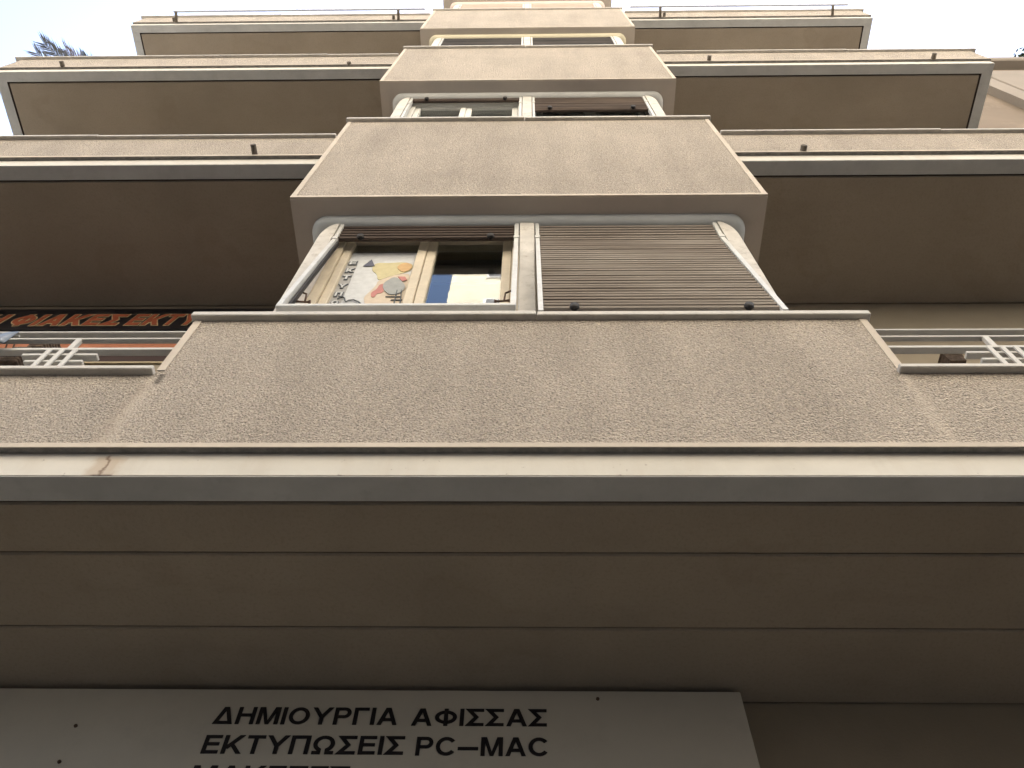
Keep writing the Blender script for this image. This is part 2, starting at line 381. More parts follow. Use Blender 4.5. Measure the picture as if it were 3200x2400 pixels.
def window(k, side, mode, shut, sash=M_sash, bottom=None):
    """one window of the bay: sash frame > panes, shutter, guides, stays.  mode: tilt_up, tilt_down, up, part"""
    zb = bays[k][2]+0.021; zt = 1.16 + k*ST - 0.066
    x0, x1 = (-0.963, -0.042) if side < 0 else (0.036, 0.963)
    lab = {(1,-1):'lowest left window, shutter frame pushed out, poster on its pane', (1,1):'lowest right window, slatted shutter fully down',
           (2,-1):'second left window, shutter rolled up', (2,1):'second right window, shutter half down',
           (3,-1):'third left window, dark shutter', (3,1):'third right window, dark shutter',
           (4,-1):'topmost left window, pink shutter', (4,1):'topmost right window, pink shutter'}[(k,side)]
    ys = 1.540
    # fixed frame and two sashes with meeting stiles
    mb = MB(); fr = zt-0.022
    mb.box(x0, x0+0.045, ys-0.012, 1.66, zb, fr); mb.box(x1-0.035, x1, ys-0.012, 1.66, zb, fr)
    mb.box(x0+0.046, x1-0.036, ys-0.012, 1.66, fr-0.008, fr-0.001); mb.box(x0+0.046, x1-0.036, ys-0.012, 1.66, zb, zb+0.04)
    xs0, xs1, xm = x0+0.047, x1-0.037, (x0+x1)/2-0.002
    z0, z1 = zb+0.042, fr-0.010
    for a, b_ in ((xs0, xm+0.003), (xm+0.005, xs1)):
        w_ = 0.040 if a == xs0 else 0.045; w2 = 0.045
        mb.box(a, a+w_, ys+(0.006 if a>xs0 else 0), ys+0.055, z0, z1, 0.004); mb.box(b_-w2, b_, ys+(0 if a==xs0 else 0.006), ys+0.055, z0, z1, 0.004)
        mb.box(a+w_+0.0005, b_-w2-0.0005, ys+0.003, ys+0.052, z1-0.032, z1-0.001, 0.003); mb.box(a+w_+0.0005, b_-w2-0.0005, ys+0.003, ys+0.052, z0, z0+0.06, 0.003)
    win = P('window', mb, sash, label=lab)
    for a, b_ in ((xs0+0.041, xm+0.003-0.046), (xm+0.005+0.046, xs1-0.046)):
        P('pane', MB().box(a, b_, 1.564, 1.568, z0+0.061, z1-0.033), M_glass, win)
    zh = zt-0.205                                   # hinge of the tilting frame
    ytop, ybot, zbot = 1.494, 1.375, zb+0.145
    gx = ((x0+0.003, x0+0.022), (x1-0.024, x1-0.003))
    # guide rails: fixed upper lengths, lower lengths swung outwards when the frame is tilted
    tilt = mode.startswith('tilt')
    if mode == 'tilt_down': ybot, zbot = 1.362, zb+0.055
    for a, b_ in gx:
        P('guide_rail', MB().box(a, b_, ytop-0.022, ytop+0.012, zh+0.012 if tilt else zb, zt-0.001, 0.002), M_guide, win)
        P('hinge_bracket', MB().box(a-0.003, b_+0.003, ytop-0.026, ytop-0.0225, zh-0.008, zh+0.022, 0.001), M_guide, win)
        if tilt: P('tilting_arm', MB().bar(((a+b_)/2, ytop-0.006, zh+0.006), ((a+b_)/2, ybot-0.004, zbot-0.012), b_-a, 0.030), M_guide, win)
    if mode == 'tilt_up':
        P('tilting_rail', MB().box(x0+0.003, x1-0.003, ybot-0.022, ybot+0.012, zbot-0.035, zbot-0.0135, 0.003), M_guide, win)
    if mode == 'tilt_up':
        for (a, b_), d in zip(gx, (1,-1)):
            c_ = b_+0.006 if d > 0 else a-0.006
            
            if d > 0: P('arm_shade_strip', MB().bar((c_, ytop, zh-0.01), (c_+0.006, ybot+0.012, zbot+0.0), 0.010, 0.020), M_rubber_shade, win)  # dark strip that paints in the shaded underside of the arm
        for a, d in ((x0+0.03, 1), (x1-0.03, -1)):
            P('stay_arm', MB().tube([(a-d*0.01, 1.412, zbot+0.235), (a+d*0.020, 1.430, zbot+0.245), (a+d*0.024, 1.44, zbot+0.195)], 0.0045, 6), M_rust, win)
            P('frame_handle', MB().tube([(a, 1.412, zbot+0.135), (a+d*0.018, 1.414, zbot+0.135), (a+d*0.050, 1.416, zbot+0.135), (a+d*0.062, 1.416, zbot+0.135)], [0.007,0.0045,0.0045,0.010], 8), M_rust, win)
    sx0, sx1 = x0+0.0235, x1-0.0255
    if mode == 'tilt_up':     path = [(ytop, zt-0.004), (ytop, zh-0.005)]
    elif mode == 'tilt_down': path = [(ytop, zt-0.012), (ytop, zh), (ybot, zbot)]
    elif mode == 'up':        path = [(ytop, zt-0.002), (ytop, zt-0.075)]
    else:                     path = [(ytop, zt-0.004), (ytop, bottom)]
    sh = P('shutter', slats(MB(), sx0, sx1, path), shut, win)
    e = path[-1]
    if mode == 'tilt_down': e = (e[0]+0.008, e[1]+0.004)
    for a in (sx0+0.115, sx1-0.115):
        P('knob', MB().tube([(a, e[0]-0.01, e[1]+0.018), (a, e[0]-0.022, e[1]+0.018), (a, e[0]-0.034, e[1]+0.016)], [0.010,0.019,0.017], 12), M_rubber_shade, win, smooth=True)
    return win
w1 = window(1, -1, 'tilt_up', M_shut_dark)
window(1, 1, 'tilt_down', M_shut)
window(2, -1, 'up', M_shut_dark, M_sashw)
window(2, 1, 'part', M_shut_dark, plain('dim_grey_sash', (0.10,0.10,0.095), 0.6), bottom=6.76)
SHIFT[0] = WSH[3]
M_shut_black = make_shutter('almost_black_slats', (0.022,0.020,0.020), (0.06,0.052,0.05))
window(3, -1, 'part', M_shut_black, M_sashw, bottom=9.6)
window(3, 1, 'part', M_shut_black, M_sashw, bottom=9.6)
SHIFT[0] = WSH[4]
window(4, -1, 'part', M_shut_pink, M_sashw, bottom=12.6)
window(4, 1, 'part', M_shut_pink, M_sashw, bottom=12.6)
SHIFT[0] = 0.0

# ---- balconies.  k = 1 runs right across under the bay; k = 2..4 stand left and right of it
NAME = {1:'first floor', 2:'second floor', 3:'third floor', 4:'fourth floor'}
def drain(x, z, L, parent, r=0.017):
    mb = MB(); n = 14
    y0, y1 = 1.353, 1.353-L
    mb.tube([(x,y0,z),(x,y1,z-0.004)], r, n, cap=False)
    mb.tube([(x,y1,z-0.004),(x,y1+0.03,z-0.003)], r*0.8, n, cap=False)
    ring = len(mb.v); a = n; b = 2*n            # annulus at the mouth
    mb.f += [(a+i, a+(i+1)%n, b+(i+1)%n, b+i) for i in range(n)]
    o = P('drain_spout', mb, M_pipe, parent, smooth=True)
    return o
def balcony(k, side):
    """parapet of one side > coping, plaster border, end parapet, fascia, drip band, slab, soffit"""
    dz = (k-1)*ST
    zf = 1.850+dz; zp = 1.960+dz; zc = 2.374+dz
    x0, x1 = (XL, -HW-0.0005) if side < 0 else (HW+0.0005, XR)
    lab = '%s balcony %s the bay' % (NAME[k], 'left of' if side < 0 else 'right of')
    b = P('balcony', MB().box(x0, x1, 1.352, 1.44, zp, zc), M_render, label=lab)
    xe = XL if side < 0 else XR-0.09
    P('end_parapet', MB().box(xe, xe+0.09, 1.4405, YW-0.002, zp, zc), M_render, b)
    def under(par, x0, x1, left, right):
        P('plaster_border', MB().box(x0, x1, 1.349, 1.3518, zp-0.003, zp+0.018), M_smooth, par)
        P('shade_strip', MB().box(x0, x1, 1.3521, 1.3716, zp-0.0028, zp-0.0004), M_undershade, par)  # shade above the fascia painted in as a dark grey strip
        P('fascia', MB().box(x0+(0.012 if left else 0), x1-(0.012 if right else 0), 1.372, 1.4405, zf+0.004, zp-0.003), M_fascia, par)
        e0 = x0+(0.014 if left else 0); e1 = x1-(0.014 if right else 0)
        P('drip_band', MB().box(e0, e1, 1.374, 1.458, zf, zf+0.0035), M_band, par)
        if left: P('drip_band', MB().box(e0, e0+0.09, 1.4585, YW-0.002, zf, zf+0.0035), M_band, par)
        if right: P('drip_band', MB().box(e1-0.09, e1, 1.4585, YW-0.002, zf, zf+0.0035), M_band, par)
        i0 = e0+(0.104 if left else 0); i1 = e1-(0.104 if right else 0)
        P('slab', MB().box(x0+(0.03 if left else 0), x1-(0.03 if right else 0), 1.442, YW-0.002, zf+0.022, zf+0.13), M_gap, par)
        ys = [1.470, 1.655, 1.955, YW-0.004] if k == 1 else [1.470, YW-0.004]
        for y0, y1 in zip(ys, ys[1:]):
            P('soffit', MB().box(i0, i1, y0, y1-(0.004 if y1 < 2.2 else 0), zf+0.004, zf+0.021, 0.006), M_soffit, par)
    if k > 1: under(b, x0, x1, side < 0, side > 0)
    elif side > 0: under(P('floor_slab', MB().box(XL+0.05, XR-0.05, 1.45, YW-0.003, zf+0.135, zp+0.02), M_gap, label='first floor slab with white fascia and boarded brown underside'), XL, XR, True, True)
    def cop(a, c): P('coping', MB().box(a, c, 1.327, 1.46, zc, zc+0.022, 0.003), M_marble, b)
    if k == 1: cop(XL-0.02, -HW-0.001) if side < 0 else cop(HW-0.03, XR+0.02)
    else:
        a, c = (x0-0.06, x1) if side < 0 else (x0, x1+0.05)
        j = {(2,-1):-2.75,(3,-1):-1.9,(4,-1):-3.1,(2,1):2.6,(3,1):3.0,(4,1):2.9}[(k,side)]
        P('coping', MB().box(a, j, 1.326, 1.46, zc, zc+0.022, 0.003), M_marble, b)
        P('coping', MB().box(j+0.002, c, 1.329, 1.46, zc-0.002, zc+0.020, 0.003), M_marble, b)
    return b
bal = {(k,s_): balcony(k, s_) for k in (1,2,3,4) for s_ in (-1,1)}

# drain spouts
drain(-1.635, 5.045, 0.060, bal[(2,-1)]); drain(1.63, 5.035, 0.034, bal[(2,1)], 0.019)
drain(-4.25, 8.075, 0.05, bal[(3,-1)], 0.02); drain(-1.62, 8.075, 0.02, bal[(3,-1)], 0.02); drain(1.64, 8.085, 0.045, bal[(3,1)], 0.018); drain(3.64, 8.07, 0.05, bal[(3,1)], 0.02)
drain(-4.33, 11.13, 0.05, bal[(4,-1)], 0.018); drain(-1.63, 11.13, 0.05, bal[(4,-1)], 0.018); drain(1.66, 11.13, 0.05, bal[(4,1)], 0.018)
# thin rail just above the second floor copings
for s_, a, b_ in ((-1, XL+0.02, -HW-0.002), (1, HW+0.002, XR-0.02)):
    mb = MB(); mb.box(a, b_, 1.36, 1.385, 5.492, 5.502, 0.002)
    x = a+0.45
    while x < b_: mb.box(x-0.008, x+0.008, 1.364, 1.381, 5.446, 5.491); x += 0.95
    P('low_rail', mb, M_rail, bal[(2,s_)])
# long rail carried on arms in front of the fourth floor parapet
for s_, xs, ends in ((-1, (-4.27,-1.56), (-4.30,-1.235)), (1, (1.60,3.66), (1.235,3.84))):
    for x in xs: P('rail_arm', MB().tube([(x*1.004,1.353,11.08),(x,1.235,11.08)], 0.017, 10), M_pipe, bal[(4,s_)], smooth=True)
    r_ = MB().tube([(ends[0],1.232,11.092),(ends[1],1.232,11.092)], 0.012, 10)
    P('pole', r_, M_pole, bal[(4,s_)])

# ---- first floor railings: two top flats, a middle flat, a little lattice under it
def railing(side):
    a, b_ = (XL+0.05, -HW-0.004) if side < 0 else (HW+0.004, XR-0.05)
    rail = P('railing', MB().box(a,b_,1.362,1.386,2.702,2.712,0.002), M_rail, house, 'white flat bar railing %s the bay' % ('left of' if side<0 else 'right of'))
    P('lower_bar', MB().box(a,b_,1.366,1.386,2.657,2.668,0.002), M_rail, rail)
    P('middle_bar', MB().box(a,b_,1.358,1.384,2.562,2.578,0.002), M_rail, rail)
    for off in (0, 1.5*side):
        c = -1.600+off if side < 0 else 1.598+off
        P('railing_post', MB().box(c-0.011,c+0.011,1.364,1.380,2.5785,2.6565,0.002), M_rail, rail)
        for hw_, z in ((0.130,2.511),(0.100,2.465)): P('lattice_bar', MB().box(c-hw_, c+hw_, 1.352, 1.378, z, z+0.014, 0.002), M_rail, rail)
        for d in (-0.044, 0.0, 0.045): P('lattice_bar', MB().box(c+d-0.008, c+d+0.008, 1.346, 1.3515, 2.4, 2.546), M_rail, rail)
    for x in ([a+0.01, -3.9] if side < 0 else [b_-0.01]):
        P('railing_post', MB().box(x-0.011,x+0.011,1.365,1.381,2.397,2.5615,0.002), M_rail, rail)
railing(-1); railing(1)

# ---- door joinery on the wall behind the left balcony
M_terra = plain('terracotta_panel', (0.42,0.16,0.085), 0.7, 0.3, 0.18, 14)
M_maroon = plain('dark_maroon_panel', (0.035,0.014,0.012), 0.5, 0.4)
M_beige = plain('beige_trim', (0.45,0.37,0.24), 0.7, 0.3)
door = P('balcony_door', MB().box(-4.1,-1.35,2.255,2.288,2.0,4.46), M_maroon, label='dark joinery with a terracotta band behind the left railing')
P('terracotta_band', MB().box(-4.0,-1.40,2.235,2.2545,4.195,4.290,0.002), M_terra, door)
P('trim', MB().box(-4.0,-1.40,2.240,2.2545,4.070,4.086,0.002), M_beige, door)
P('lower_panel', MB().box(-4.0,-1.40,2.243,2.2545,3.2,4.050,0.002), M_wall, door)

# ------------------------------------------------------------------ lettering
def _ell(cx, cy, rx, ry, a0, a1, n):
    return [(cx+rx*math.cos(R(a0+(a1-a0)*i/n)), cy+ry*math.sin(R(a0+(a1-a0)*i/n))) for i in range(n+1)]
def glyph(ch, t):
    """centre lines of a bold sans capital in a box 0..w by 0..1: (advance width, [(points, closed)])"""
    h = t/2; B = -0.3; T = 1.3
    def I(x): return ([(x,B),(x,T)], False)
    def bar(x0, x1, y): return ([(x0,y),(x1,y)], False)
    if ch == ' ': return 0.34, []
    if ch in 'ΔA' or ch == 'Α' or ch == 'Λ':
        w = 0.80; m = (w/2-h*1.05)/1.0
        legs = [([(h*1.05-0.3*m, -0.3), (w/2, 1-t*0.35+0.12)], False), ([(w-h*1.05+0.3*m, -0.3), (w/2, 1-t*0.35+0.12)], False)]
        if ch == 'Δ': return w+0.0, legs+[bar(h*2.0, w-h*2.0, h)]
        return w, legs+[bar(w*0.24, w*0.76, 0.30)]
    if ch == 'Η': return 0.74, [I(h), I(0.74-h), bar(t, 0.74-t, 0.53)]
    if ch in 'ΜM': return 0.88, [I(h), I(0.88-h), ([(h*0.9,1.28),(0.44,h*1.0-0.10),(0.88-h*0.9,1.28)], False)]
    if ch == 'Ι': return t, [I(h)]
    if ch == 'Ο': return 0.84, [(_ell(0.42,0.5,0.42-h,0.5-h,0,360,22)[:-1], True)]
    if ch == 'Υ': return 0.78, [([(h*0.8-0.18,1.3),(0.39,0.42)], False), ([(0.78-h*0.8+0.18,1.3),(0.39,0.42)], False), ([(0.39,B),(0.39,0.44)], False)]
    if ch in 'ΡP': return 0.68, [I(h), ([(t,1-h),(0.40,1-h)]+_ell(0.40,0.69,0.28-h,0.31-h,80,-80,8)+[(0.40,0.38+h),(t,0.38+h)], False)]
    if ch == 'Γ': return 0.60, [I(h), bar(t, 0.60, 1-h)]
    if ch == 'Φ': return 0.88, [I(0.44), (_ell(0.44,0.5,0.44-h,0.36-h*0.7,0,360,20)[:-1], True)]
    if ch == 'Σ': return 0.68, [([(0.68,1-h),(h*0.9+0.02,1-h),(0.38,0.51),(h*0.9+0.02,h),(0.68,h)], False)]
    if ch == 'Ε': return 0.64, [I(h), bar(t,0.64,1-h), bar(t,0.60,0.52), bar(t,0.64,h)]
    if ch == 'Κ': return 0.76, [I(h), ([(t*0.9,0.30),(0.62+0.26,1.3)], False), ([(0.30,0.56),(0.68+0.20,-0.3)], False)]
    if ch == 'Τ': return 0.68, [bar(0,0.68,1-h), ([(0.34,B),(0.34,1-t)], False)]
    if ch == 'Π': return 0.74, [I(h), I(0.74-h), bar(t,0.74-t,1-h)]
    if ch == 'Ω': return 0.86, [([(0.02,h),(0.27,h)]+_ell(0.43,0.56,0.41-h,0.44-h,-118,-422,18)+[(0.59,h),(0.84,h)], False)]
    if ch == 'C': return 0.78, [(_ell(0.42,0.5,0.42-h,0.5-h,38,322,18), False)]
    if ch == '–': return 0.80, [bar(-0.01,0.81,0.38)]
    if ch == 'Ψ': return 0.84, [I(0.42), ([(h,1.3),(h,0.62)]+_ell(0.42,0.58,0.42-h,0.26,188,352,8)+[(0.84-h,0.62),(0.84-h,1.3)], False)]
    return 0.7, []
def ribbon(pts, closed, t):
    n = len(pts); L = []; Rr = []
    for i, p in enumerate(pts):
        a = pts[i-1] if (i > 0 or closed) else None; c = pts[(i+1) % n] if (i < n-1 or closed) else None
        d = []
        for u, v in ((a, p), (p, c)):
            if u is None or v is None: continue
            l = math.hypot(v[0]-u[0], v[1]-u[1]) or 1e-9; d.append(((v[0]-u[0])/l, (v[1]-u[1])/l))
        if len(d) == 1: nx, ny, k_ = -d[0][1], d[0][0], 1
        else:
            nx, ny = -(d[0][1]+d[1][1]), d[0][0]+d[1][0]; l = math.hypot(nx, ny) or 1e-9; nx /= l; ny /= l
            k_ = 1/max(0.35, nx*-d[0][1]+ny*d[0][0])
        L.append((p[0]+nx*t/2*k_, p[1]+ny*t/2*k_)); Rr.append((p[0]-nx*t/2*k_, p[1]-ny*t/2*k_))
    m = n if closed else n-1
    return [[L[i], L[(i+1)%n], Rr[(i+1)%n], Rr[i]] for i in range(m)]
def clipy(poly, lo, hi):
    for sgn, lim in ((1, lo), (-1, -hi)):
        out = []
        for i, p in enumerate(poly):
            q = poly[(i+1) % len(poly)]; a = sgn*p[1]-lim; b_ = sgn*q[1]-lim
            if a >= 0: out.append(p)
            if (a >= 0) != (b_ >= 0): u = a/(a-b_); out.append((p[0]+(q[0]-p[0])*u, p[1]+(q[1]-p[1])*u))
        poly = out
        if len(poly) < 3: return []
    return poly
def text_mb(body, x0, x1, z0, cap, y, t=0.165, e=0.0, shear=0.0, depth=0.002, gap=0.11):
    """letters on a plane facing -y: baseline z0, cap height cap, from x0 to x1; e = outline margin"""
    adv = sum(glyph(c, t)[0] for c in body)+gap*(len(body)-1); sx = (x1-x0)/adv; mb = MB(); x = 0.0
    for ch in body:
        w_, strokes = glyph(ch, t)
        for si, (pts, closed) in enumerate(strokes):
            if e and not closed:
                pts = list(pts)
                for a, b_ in ((0,1),(-1,-2)):
                    l = math.hypot(pts[a][0]-pts[b_][0], pts[a][1]-pts[b_][1]); pts[a] = (pts[a][0]+(pts[a][0]-pts[b_][0])/l*e, pts[a][1]+(pts[a][1]-pts[b_][1])/l*e)
            for q in ribbon(pts, closed, t+2*e):
                q = clipy(q, -e, 1+e)
                if q: mb.prism([(x0+(x+px+shear*(pz-0.5)*1.0)*sx, z0+pz*cap) for px, pz in q], y-si*0.0002, y-depth-si*0.0002)
        x += w_+gap
    return mb
def join(*mbs):
    r = MB()
    for m in mbs: r.poly(m.v, m.f)
    return r

# ---- white shop sign on the ground floor wall
M_board = plain('white_sign_board', (0.50,0.475,0.415), 0.55, 0.3, 0.06, 1.6, dirt=(0.2,(0.3,0.28,0.25)), bs=0.05)
M_black = plain('black_letters', (0.012,0.010,0.012), 0.5, 0.3, 0.05)
sign = thing('shop_sign', 'white board with black Greek lettering on the ground floor wall under the balcony', 'sign', (-1.1, 2.25, 1.1))
part('board', MB().box(-2.95, 0.672, 2.205, 2.2885, 1.10, 1.833, 0.003), M_board, sign)
for L in (text_mb('ΔΗΜΙΟΥΡΓΙΑ', -0.974, -0.405, 1.700, 0.062, 2.2045),
         text_mb('ΑΦΙΣΣΑΣ', -0.360, 0.056, 1.698, 0.062, 2.2045),
         text_mb('ΕΚΤΥΠΩΣΕΙΣ', -0.976, -0.372, 1.597, 0.063, 2.2045),
         text_mb('PC–MAC', -0.336, 0.058, 1.595, 0.063, 2.2045),
         text_mb('ΜΑΚΕΤΕΣ', -0.978, -0.520, 1.494, 0.063, 2.2045)):
    part('lettering', L, M_black, sign)
for x, z in ((0.218,1.800),(-1.383,1.566),(-1.392,1.690),(-2.7,1.80)):
    part('screw', MB().tube([(x,2.206,z),(x,2.2005,z)], 0.0055, 10), M_rust, sign)

# ---- black first floor sign with orange letters
M_bb = plain('black_sign_board', (0.008,0.007,0.010), 0.35, 0.5, 0.05)
M_or = plain('orange_letters', (0.32,0.08,0.035), 0.5, 0.3, 0.12, 20)
M_cr = plain('cream_letter_outline', (0.42,0.31,0.18), 0.5, 0.3, 0.08)
s2 = thing('balcony_sign', 'black sign with orange Greek letters outlined in cream above the left balcony railing', 'sign', (-2.7, 2.27, 4.53))
part('board', MB().box(-4.2, -1.34, 2.265, 2.2885, 4.535, 4.825, 0.003), M_bb, s2)
for b_, x0, x1 in (('ΨΗ',-3.50,-3.235),('ΦΙΑΚΕΣ',-3.175,-2.50),('ΕΚΤΥΠΩΣΕΙΣ',-2.445,-1.43)):
    part('letter_outline', text_mb(b_, x0, x1, 4.585, 0.150, 2.2645, 0.20, 0.05, 0.22, gap=0.16), M_cr, s2)
    part('lettering', text_mb(b_, x0, x1, 4.585, 0.150, 2.2625, 0.20, 0.0, 0.22, gap=0.16), M_or, s2)

# ------------------------------------------------------------------ poster behind the lowest left window pane
def chaikin(p, n=2):
    for _ in range(n): p = [q for a, b_ in zip(p, p[1:]+p[:1]) for q in ((a[0]*.78+b_[0]*.22, a[1]*.78+b_[1]*.22), (a[0]*.22+b_[0]*.78, a[1]*.22+b_[1]*.78))]
    return p
def flat(pts, y, th=0.002):
    if len(pts) > 5: pts = chaikin(pts)
    return MB().prism(pts, y, y-th)
PC = lambda n, c: plain(n, c, 0.6, 0.25, 0.08, 25, bs=0.02)
po = thing('poster', 'pale poster with colour shapes and a vertical word stuck on the lowest left window pane', 'poster', (-0.71, 1.562, 2.93))
Y0 = 1.5615
part('sheet', MB().box(-0.874, -0.5495, Y0, Y0+0.002, 2.93, 3.97), PC('poster_white', (0.56,0.57,0.58)), po)
part('side_strip', flat([(-0.8772,2.7976),(-0.8232,2.7976),(-0.8232,3.4140),(-0.8269,3.8408),(-0.8772,3.8408)], Y0-0.0005), PC('poster_grey_strip', (0.36,0.35,0.34)), po)
part('yellow_shape', flat([(-0.7426,3.7355),(-0.7473,3.8077),(-0.7264,3.8352),(-0.6724,3.8304),(-0.6041,3.8428),(-0.5510,3.8143),(-0.5558,3.7337),(-0.5993,3.6995),(-0.6497,3.6654),(-0.6961,3.6151),(-0.7131,3.7005)], Y0-0.0005), PC('poster_yellow', (0.52,0.46,0.27)), po)
part('orange_shape', flat([(-0.6297,3.7706),(-0.6146,3.8152),(-0.5851,3.8332),(-0.5558,3.7963),(-0.5566,3.7431),(-0.5937,3.7080)], Y0-0.003), PC('poster_orange', (0.54,0.35,0.17)), po)
part('peach_shape', flat([(-0.6961,3.6132),(-0.6497,3.6635),(-0.5993,3.6976),(-0.5520,3.6976),(-0.5500,3.5468),(-0.5387,3.2282),(-0.6581,3.2292),(-0.7368,3.4150),(-0.7093,3.5079),(-0.6951,3.5649)], Y0-0.0005), PC('poster_peach', (0.55,0.46,0.36)), po)
part('red_shape', flat([(-0.6581,3.5810),(-0.6487,3.4757),(-0.6800,3.4682),(-0.6810,3.4293),(-0.6970,3.4293),(-0.7065,3.4766),(-0.6847,3.5165),(-0.6818,3.5649)], Y0-0.003), PC('poster_red', (0.46,0.19,0.17)), po)
part('red_shape', flat([(-0.6070,3.6521),(-0.5728,3.6512),(-0.5586,3.6132),(-0.5795,3.5971)], Y0-0.006), bpy.data.materials['poster_red'], po)
part('grey_shape', flat([(-0.6192,3.6644),(-0.5529,3.5468),(-0.5700,3.4672),(-0.6184,3.4444),(-0.6581,3.5155),(-0.6648,3.5810)], Y0-0.0055), PC('poster_grey', (0.30,0.31,0.305)), po)
part('navy_shape', flat([(-0.7928,3.7906),(-0.7644,3.8731),(-0.7368,3.7896)], Y0-0.003), PC('poster_navy', (0.10,0.105,0.15)), po)
part('pink_shape', flat([(-0.8222,3.2775),(-0.8175,3.3543),(-0.7824,3.3468),(-0.7777,3.2775)], Y0-0.003), PC('poster_pink', (0.55,0.36,0.33)), po)
ln = MB()
def line(pts, r=0.003): ln.tube([(x,Y0-0.006,z) for x,z in pts], r, 6)
line([(-0.6326,3.4293),(-0.5642,3.4283)]); line([(-0.6050,3.3942),(-0.5538,3.3942)]); line([(-0.5946,3.3458),(-0.5472,3.3448)]); line([(-0.5899,3.4995),(-0.5804,3.2529)]); line([(-0.5700,3.4995),(-0.5500,3.2529)])
line([(-0.8412,3.4074),(-0.8345,3.4255),(-0.8232,3.4283),(-0.8128,3.4169),(-0.8061,3.3904),(-0.8004,3.3771),(-0.7909,3.3922),(-0.7701,3.3980),(-0.7444,3.3781),(-0.7264,3.3476),(-0.7131,3.3003)], 0.0035)
part('line_drawing', ln, PC('poster_ink', (0.10,0.11,0.12)), po)
for ch, z in (('Ε',3.826),('Κ',3.732),('Τ',3.647),('Υ',3.549),('Π',3.458),('Ω',3.367)):
    part('letter_outline', text_mb(ch, -0.8635, -0.8320, z-0.021, 0.042, Y0-0.0035, 0.18, 0.11), bpy.data.materials['poster_ink'], po)
    part('letter', text_mb(ch, -0.8635, -0.8320, z-0.021, 0.042, Y0-0.0062, 0.18), bpy.data.materials['poster_white'], po)

# ------------------------------------------------------------------ small things on the balconies
M_wick = plain('brown_wicker', (0.13,0.095,0.07), 0.9, 0.2, 0.35, 60)
def basket(x0, x1, z, lab):
    b = thing('hanging_basket', lab, 'basket', ((x0+x1)/2, 1.50, z), 'baskets hung inside the left railing')
    mb = MB()
    for i in range(7):
        g_ = 0.0004*i; mb.box(x0-g_, x1+g_, 1.44-g_*0.7, 1.54+g_, z+0.016*i, z+0.016*i+0.0145, 0.004)
    part('body', mb, M_wick, b)
    for x in (x0+0.02, x1-0.02): part('hook', MB().tube([(x,1.442,z+0.03),(x,1.41,z+0.03),(x,1.387,2.709)],0.003,6), M_rust, b)
basket(-1.860, -1.800, 2.745, 'brown woven basket hung inside the left railing, higher one, under the top bars')
basket(-1.905, -1.838, 2.632, 'brown woven basket hung inside the left railing, lower one, beside the lattice')
# bluish folded plastic sheet at the far left of the railing
t_ = thing('plastic_sheet', 'blue grey plastic sheet draped over the left railing at the edge of the photo', 'sheet', (-2.1, 1.40, 2.62))
mb = MB(); n = 16; vs = []; fs = []
for i in range(n+1):
    x = -2.45+0.64*i/n
    for j in range(7):
        u = j/6; z = 2.662-(0.10+0.015*math.sin(i*0.8))*u
        vs.append((x, 1.347-0.008*math.sin(i*1.3+u*2)-0.02*u, z))
for i in range(n):
    for j in range(6): fs.append((i*7+j,(i+1)*7+j,(i+1)*7+j+1,i*7+j+1))
m_sheet = plain('blue_grey_plastic', (0.15,0.18,0.22), 0.4, 0.4, 0.12, 8)
mb.poly(vs, fs); o = part('cover', mb, m_sheet, t_, smooth=True); sm = o.modifiers.new('thick','SOLIDIFY'); sm.thickness = 0.003
part('hem_rod', MB().tube([(-2.45,1.352,2.655),(-1.81,1.352,2.655)], 0.005, 8), M_rail, t_)
# dark box on the right balcony
d_ = thing('window_box', 'small dark planter box hung inside the right railing by the lattice', 'planter', (1.48, 1.47, 2.60))
part('trough', MB().prism([(1.470,2.600),(1.525,2.600),(1.530,2.650),(1.462,2.650)], 1.43, 1.47), M_wick, d_)
part('rim', MB().box(1.458,1.534,1.424,1.476,2.651,2.658,0.002), M_wick, d_)

# ------------------------------------------------------------------ potted palm on the third floor balcony
def leafmat(name, c, var=0.35):
    m,t,b,pos = new_mat(name, 0.6, 0.3)
    cc = ramp(t, noise(t,pos,9,3), [(0.3,tuple(v*(1-var) for v in c)),(0.7,tuple(v*(1+var) for v in c))])
    t.links.new(cc,b.inputs['Base Color']); return m
M_palm = leafmat('palm_leaflets', (0.16,0.165,0.17)); M_palm_dry = leafmat('dry_palm_leaflets', (0.26,0.19,0.16))
palm = thing('potted_palm', 'feathery palm whose fronds rise above the left third floor balcony against the sky', 'palm', (-4.15, 1.85, 8.02))
part('pot', MB().tube([(-4.15,1.85,8.02),(-4.15,1.85,8.05),(-4.15,1.85,8.36),(-4.15,1.85,8.40)], [0.14,0.15,0.19,0.20], 20), plain('terracotta_pot',(0.33,0.15,0.09),0.85), palm)
part('trunk', MB().tube([(-4.15,1.85,8.35),(-4.17,1.83,8.6),(-4.2,1.80,8.85)], [0.055,0.05,0.035], 10), M_wick, palm)
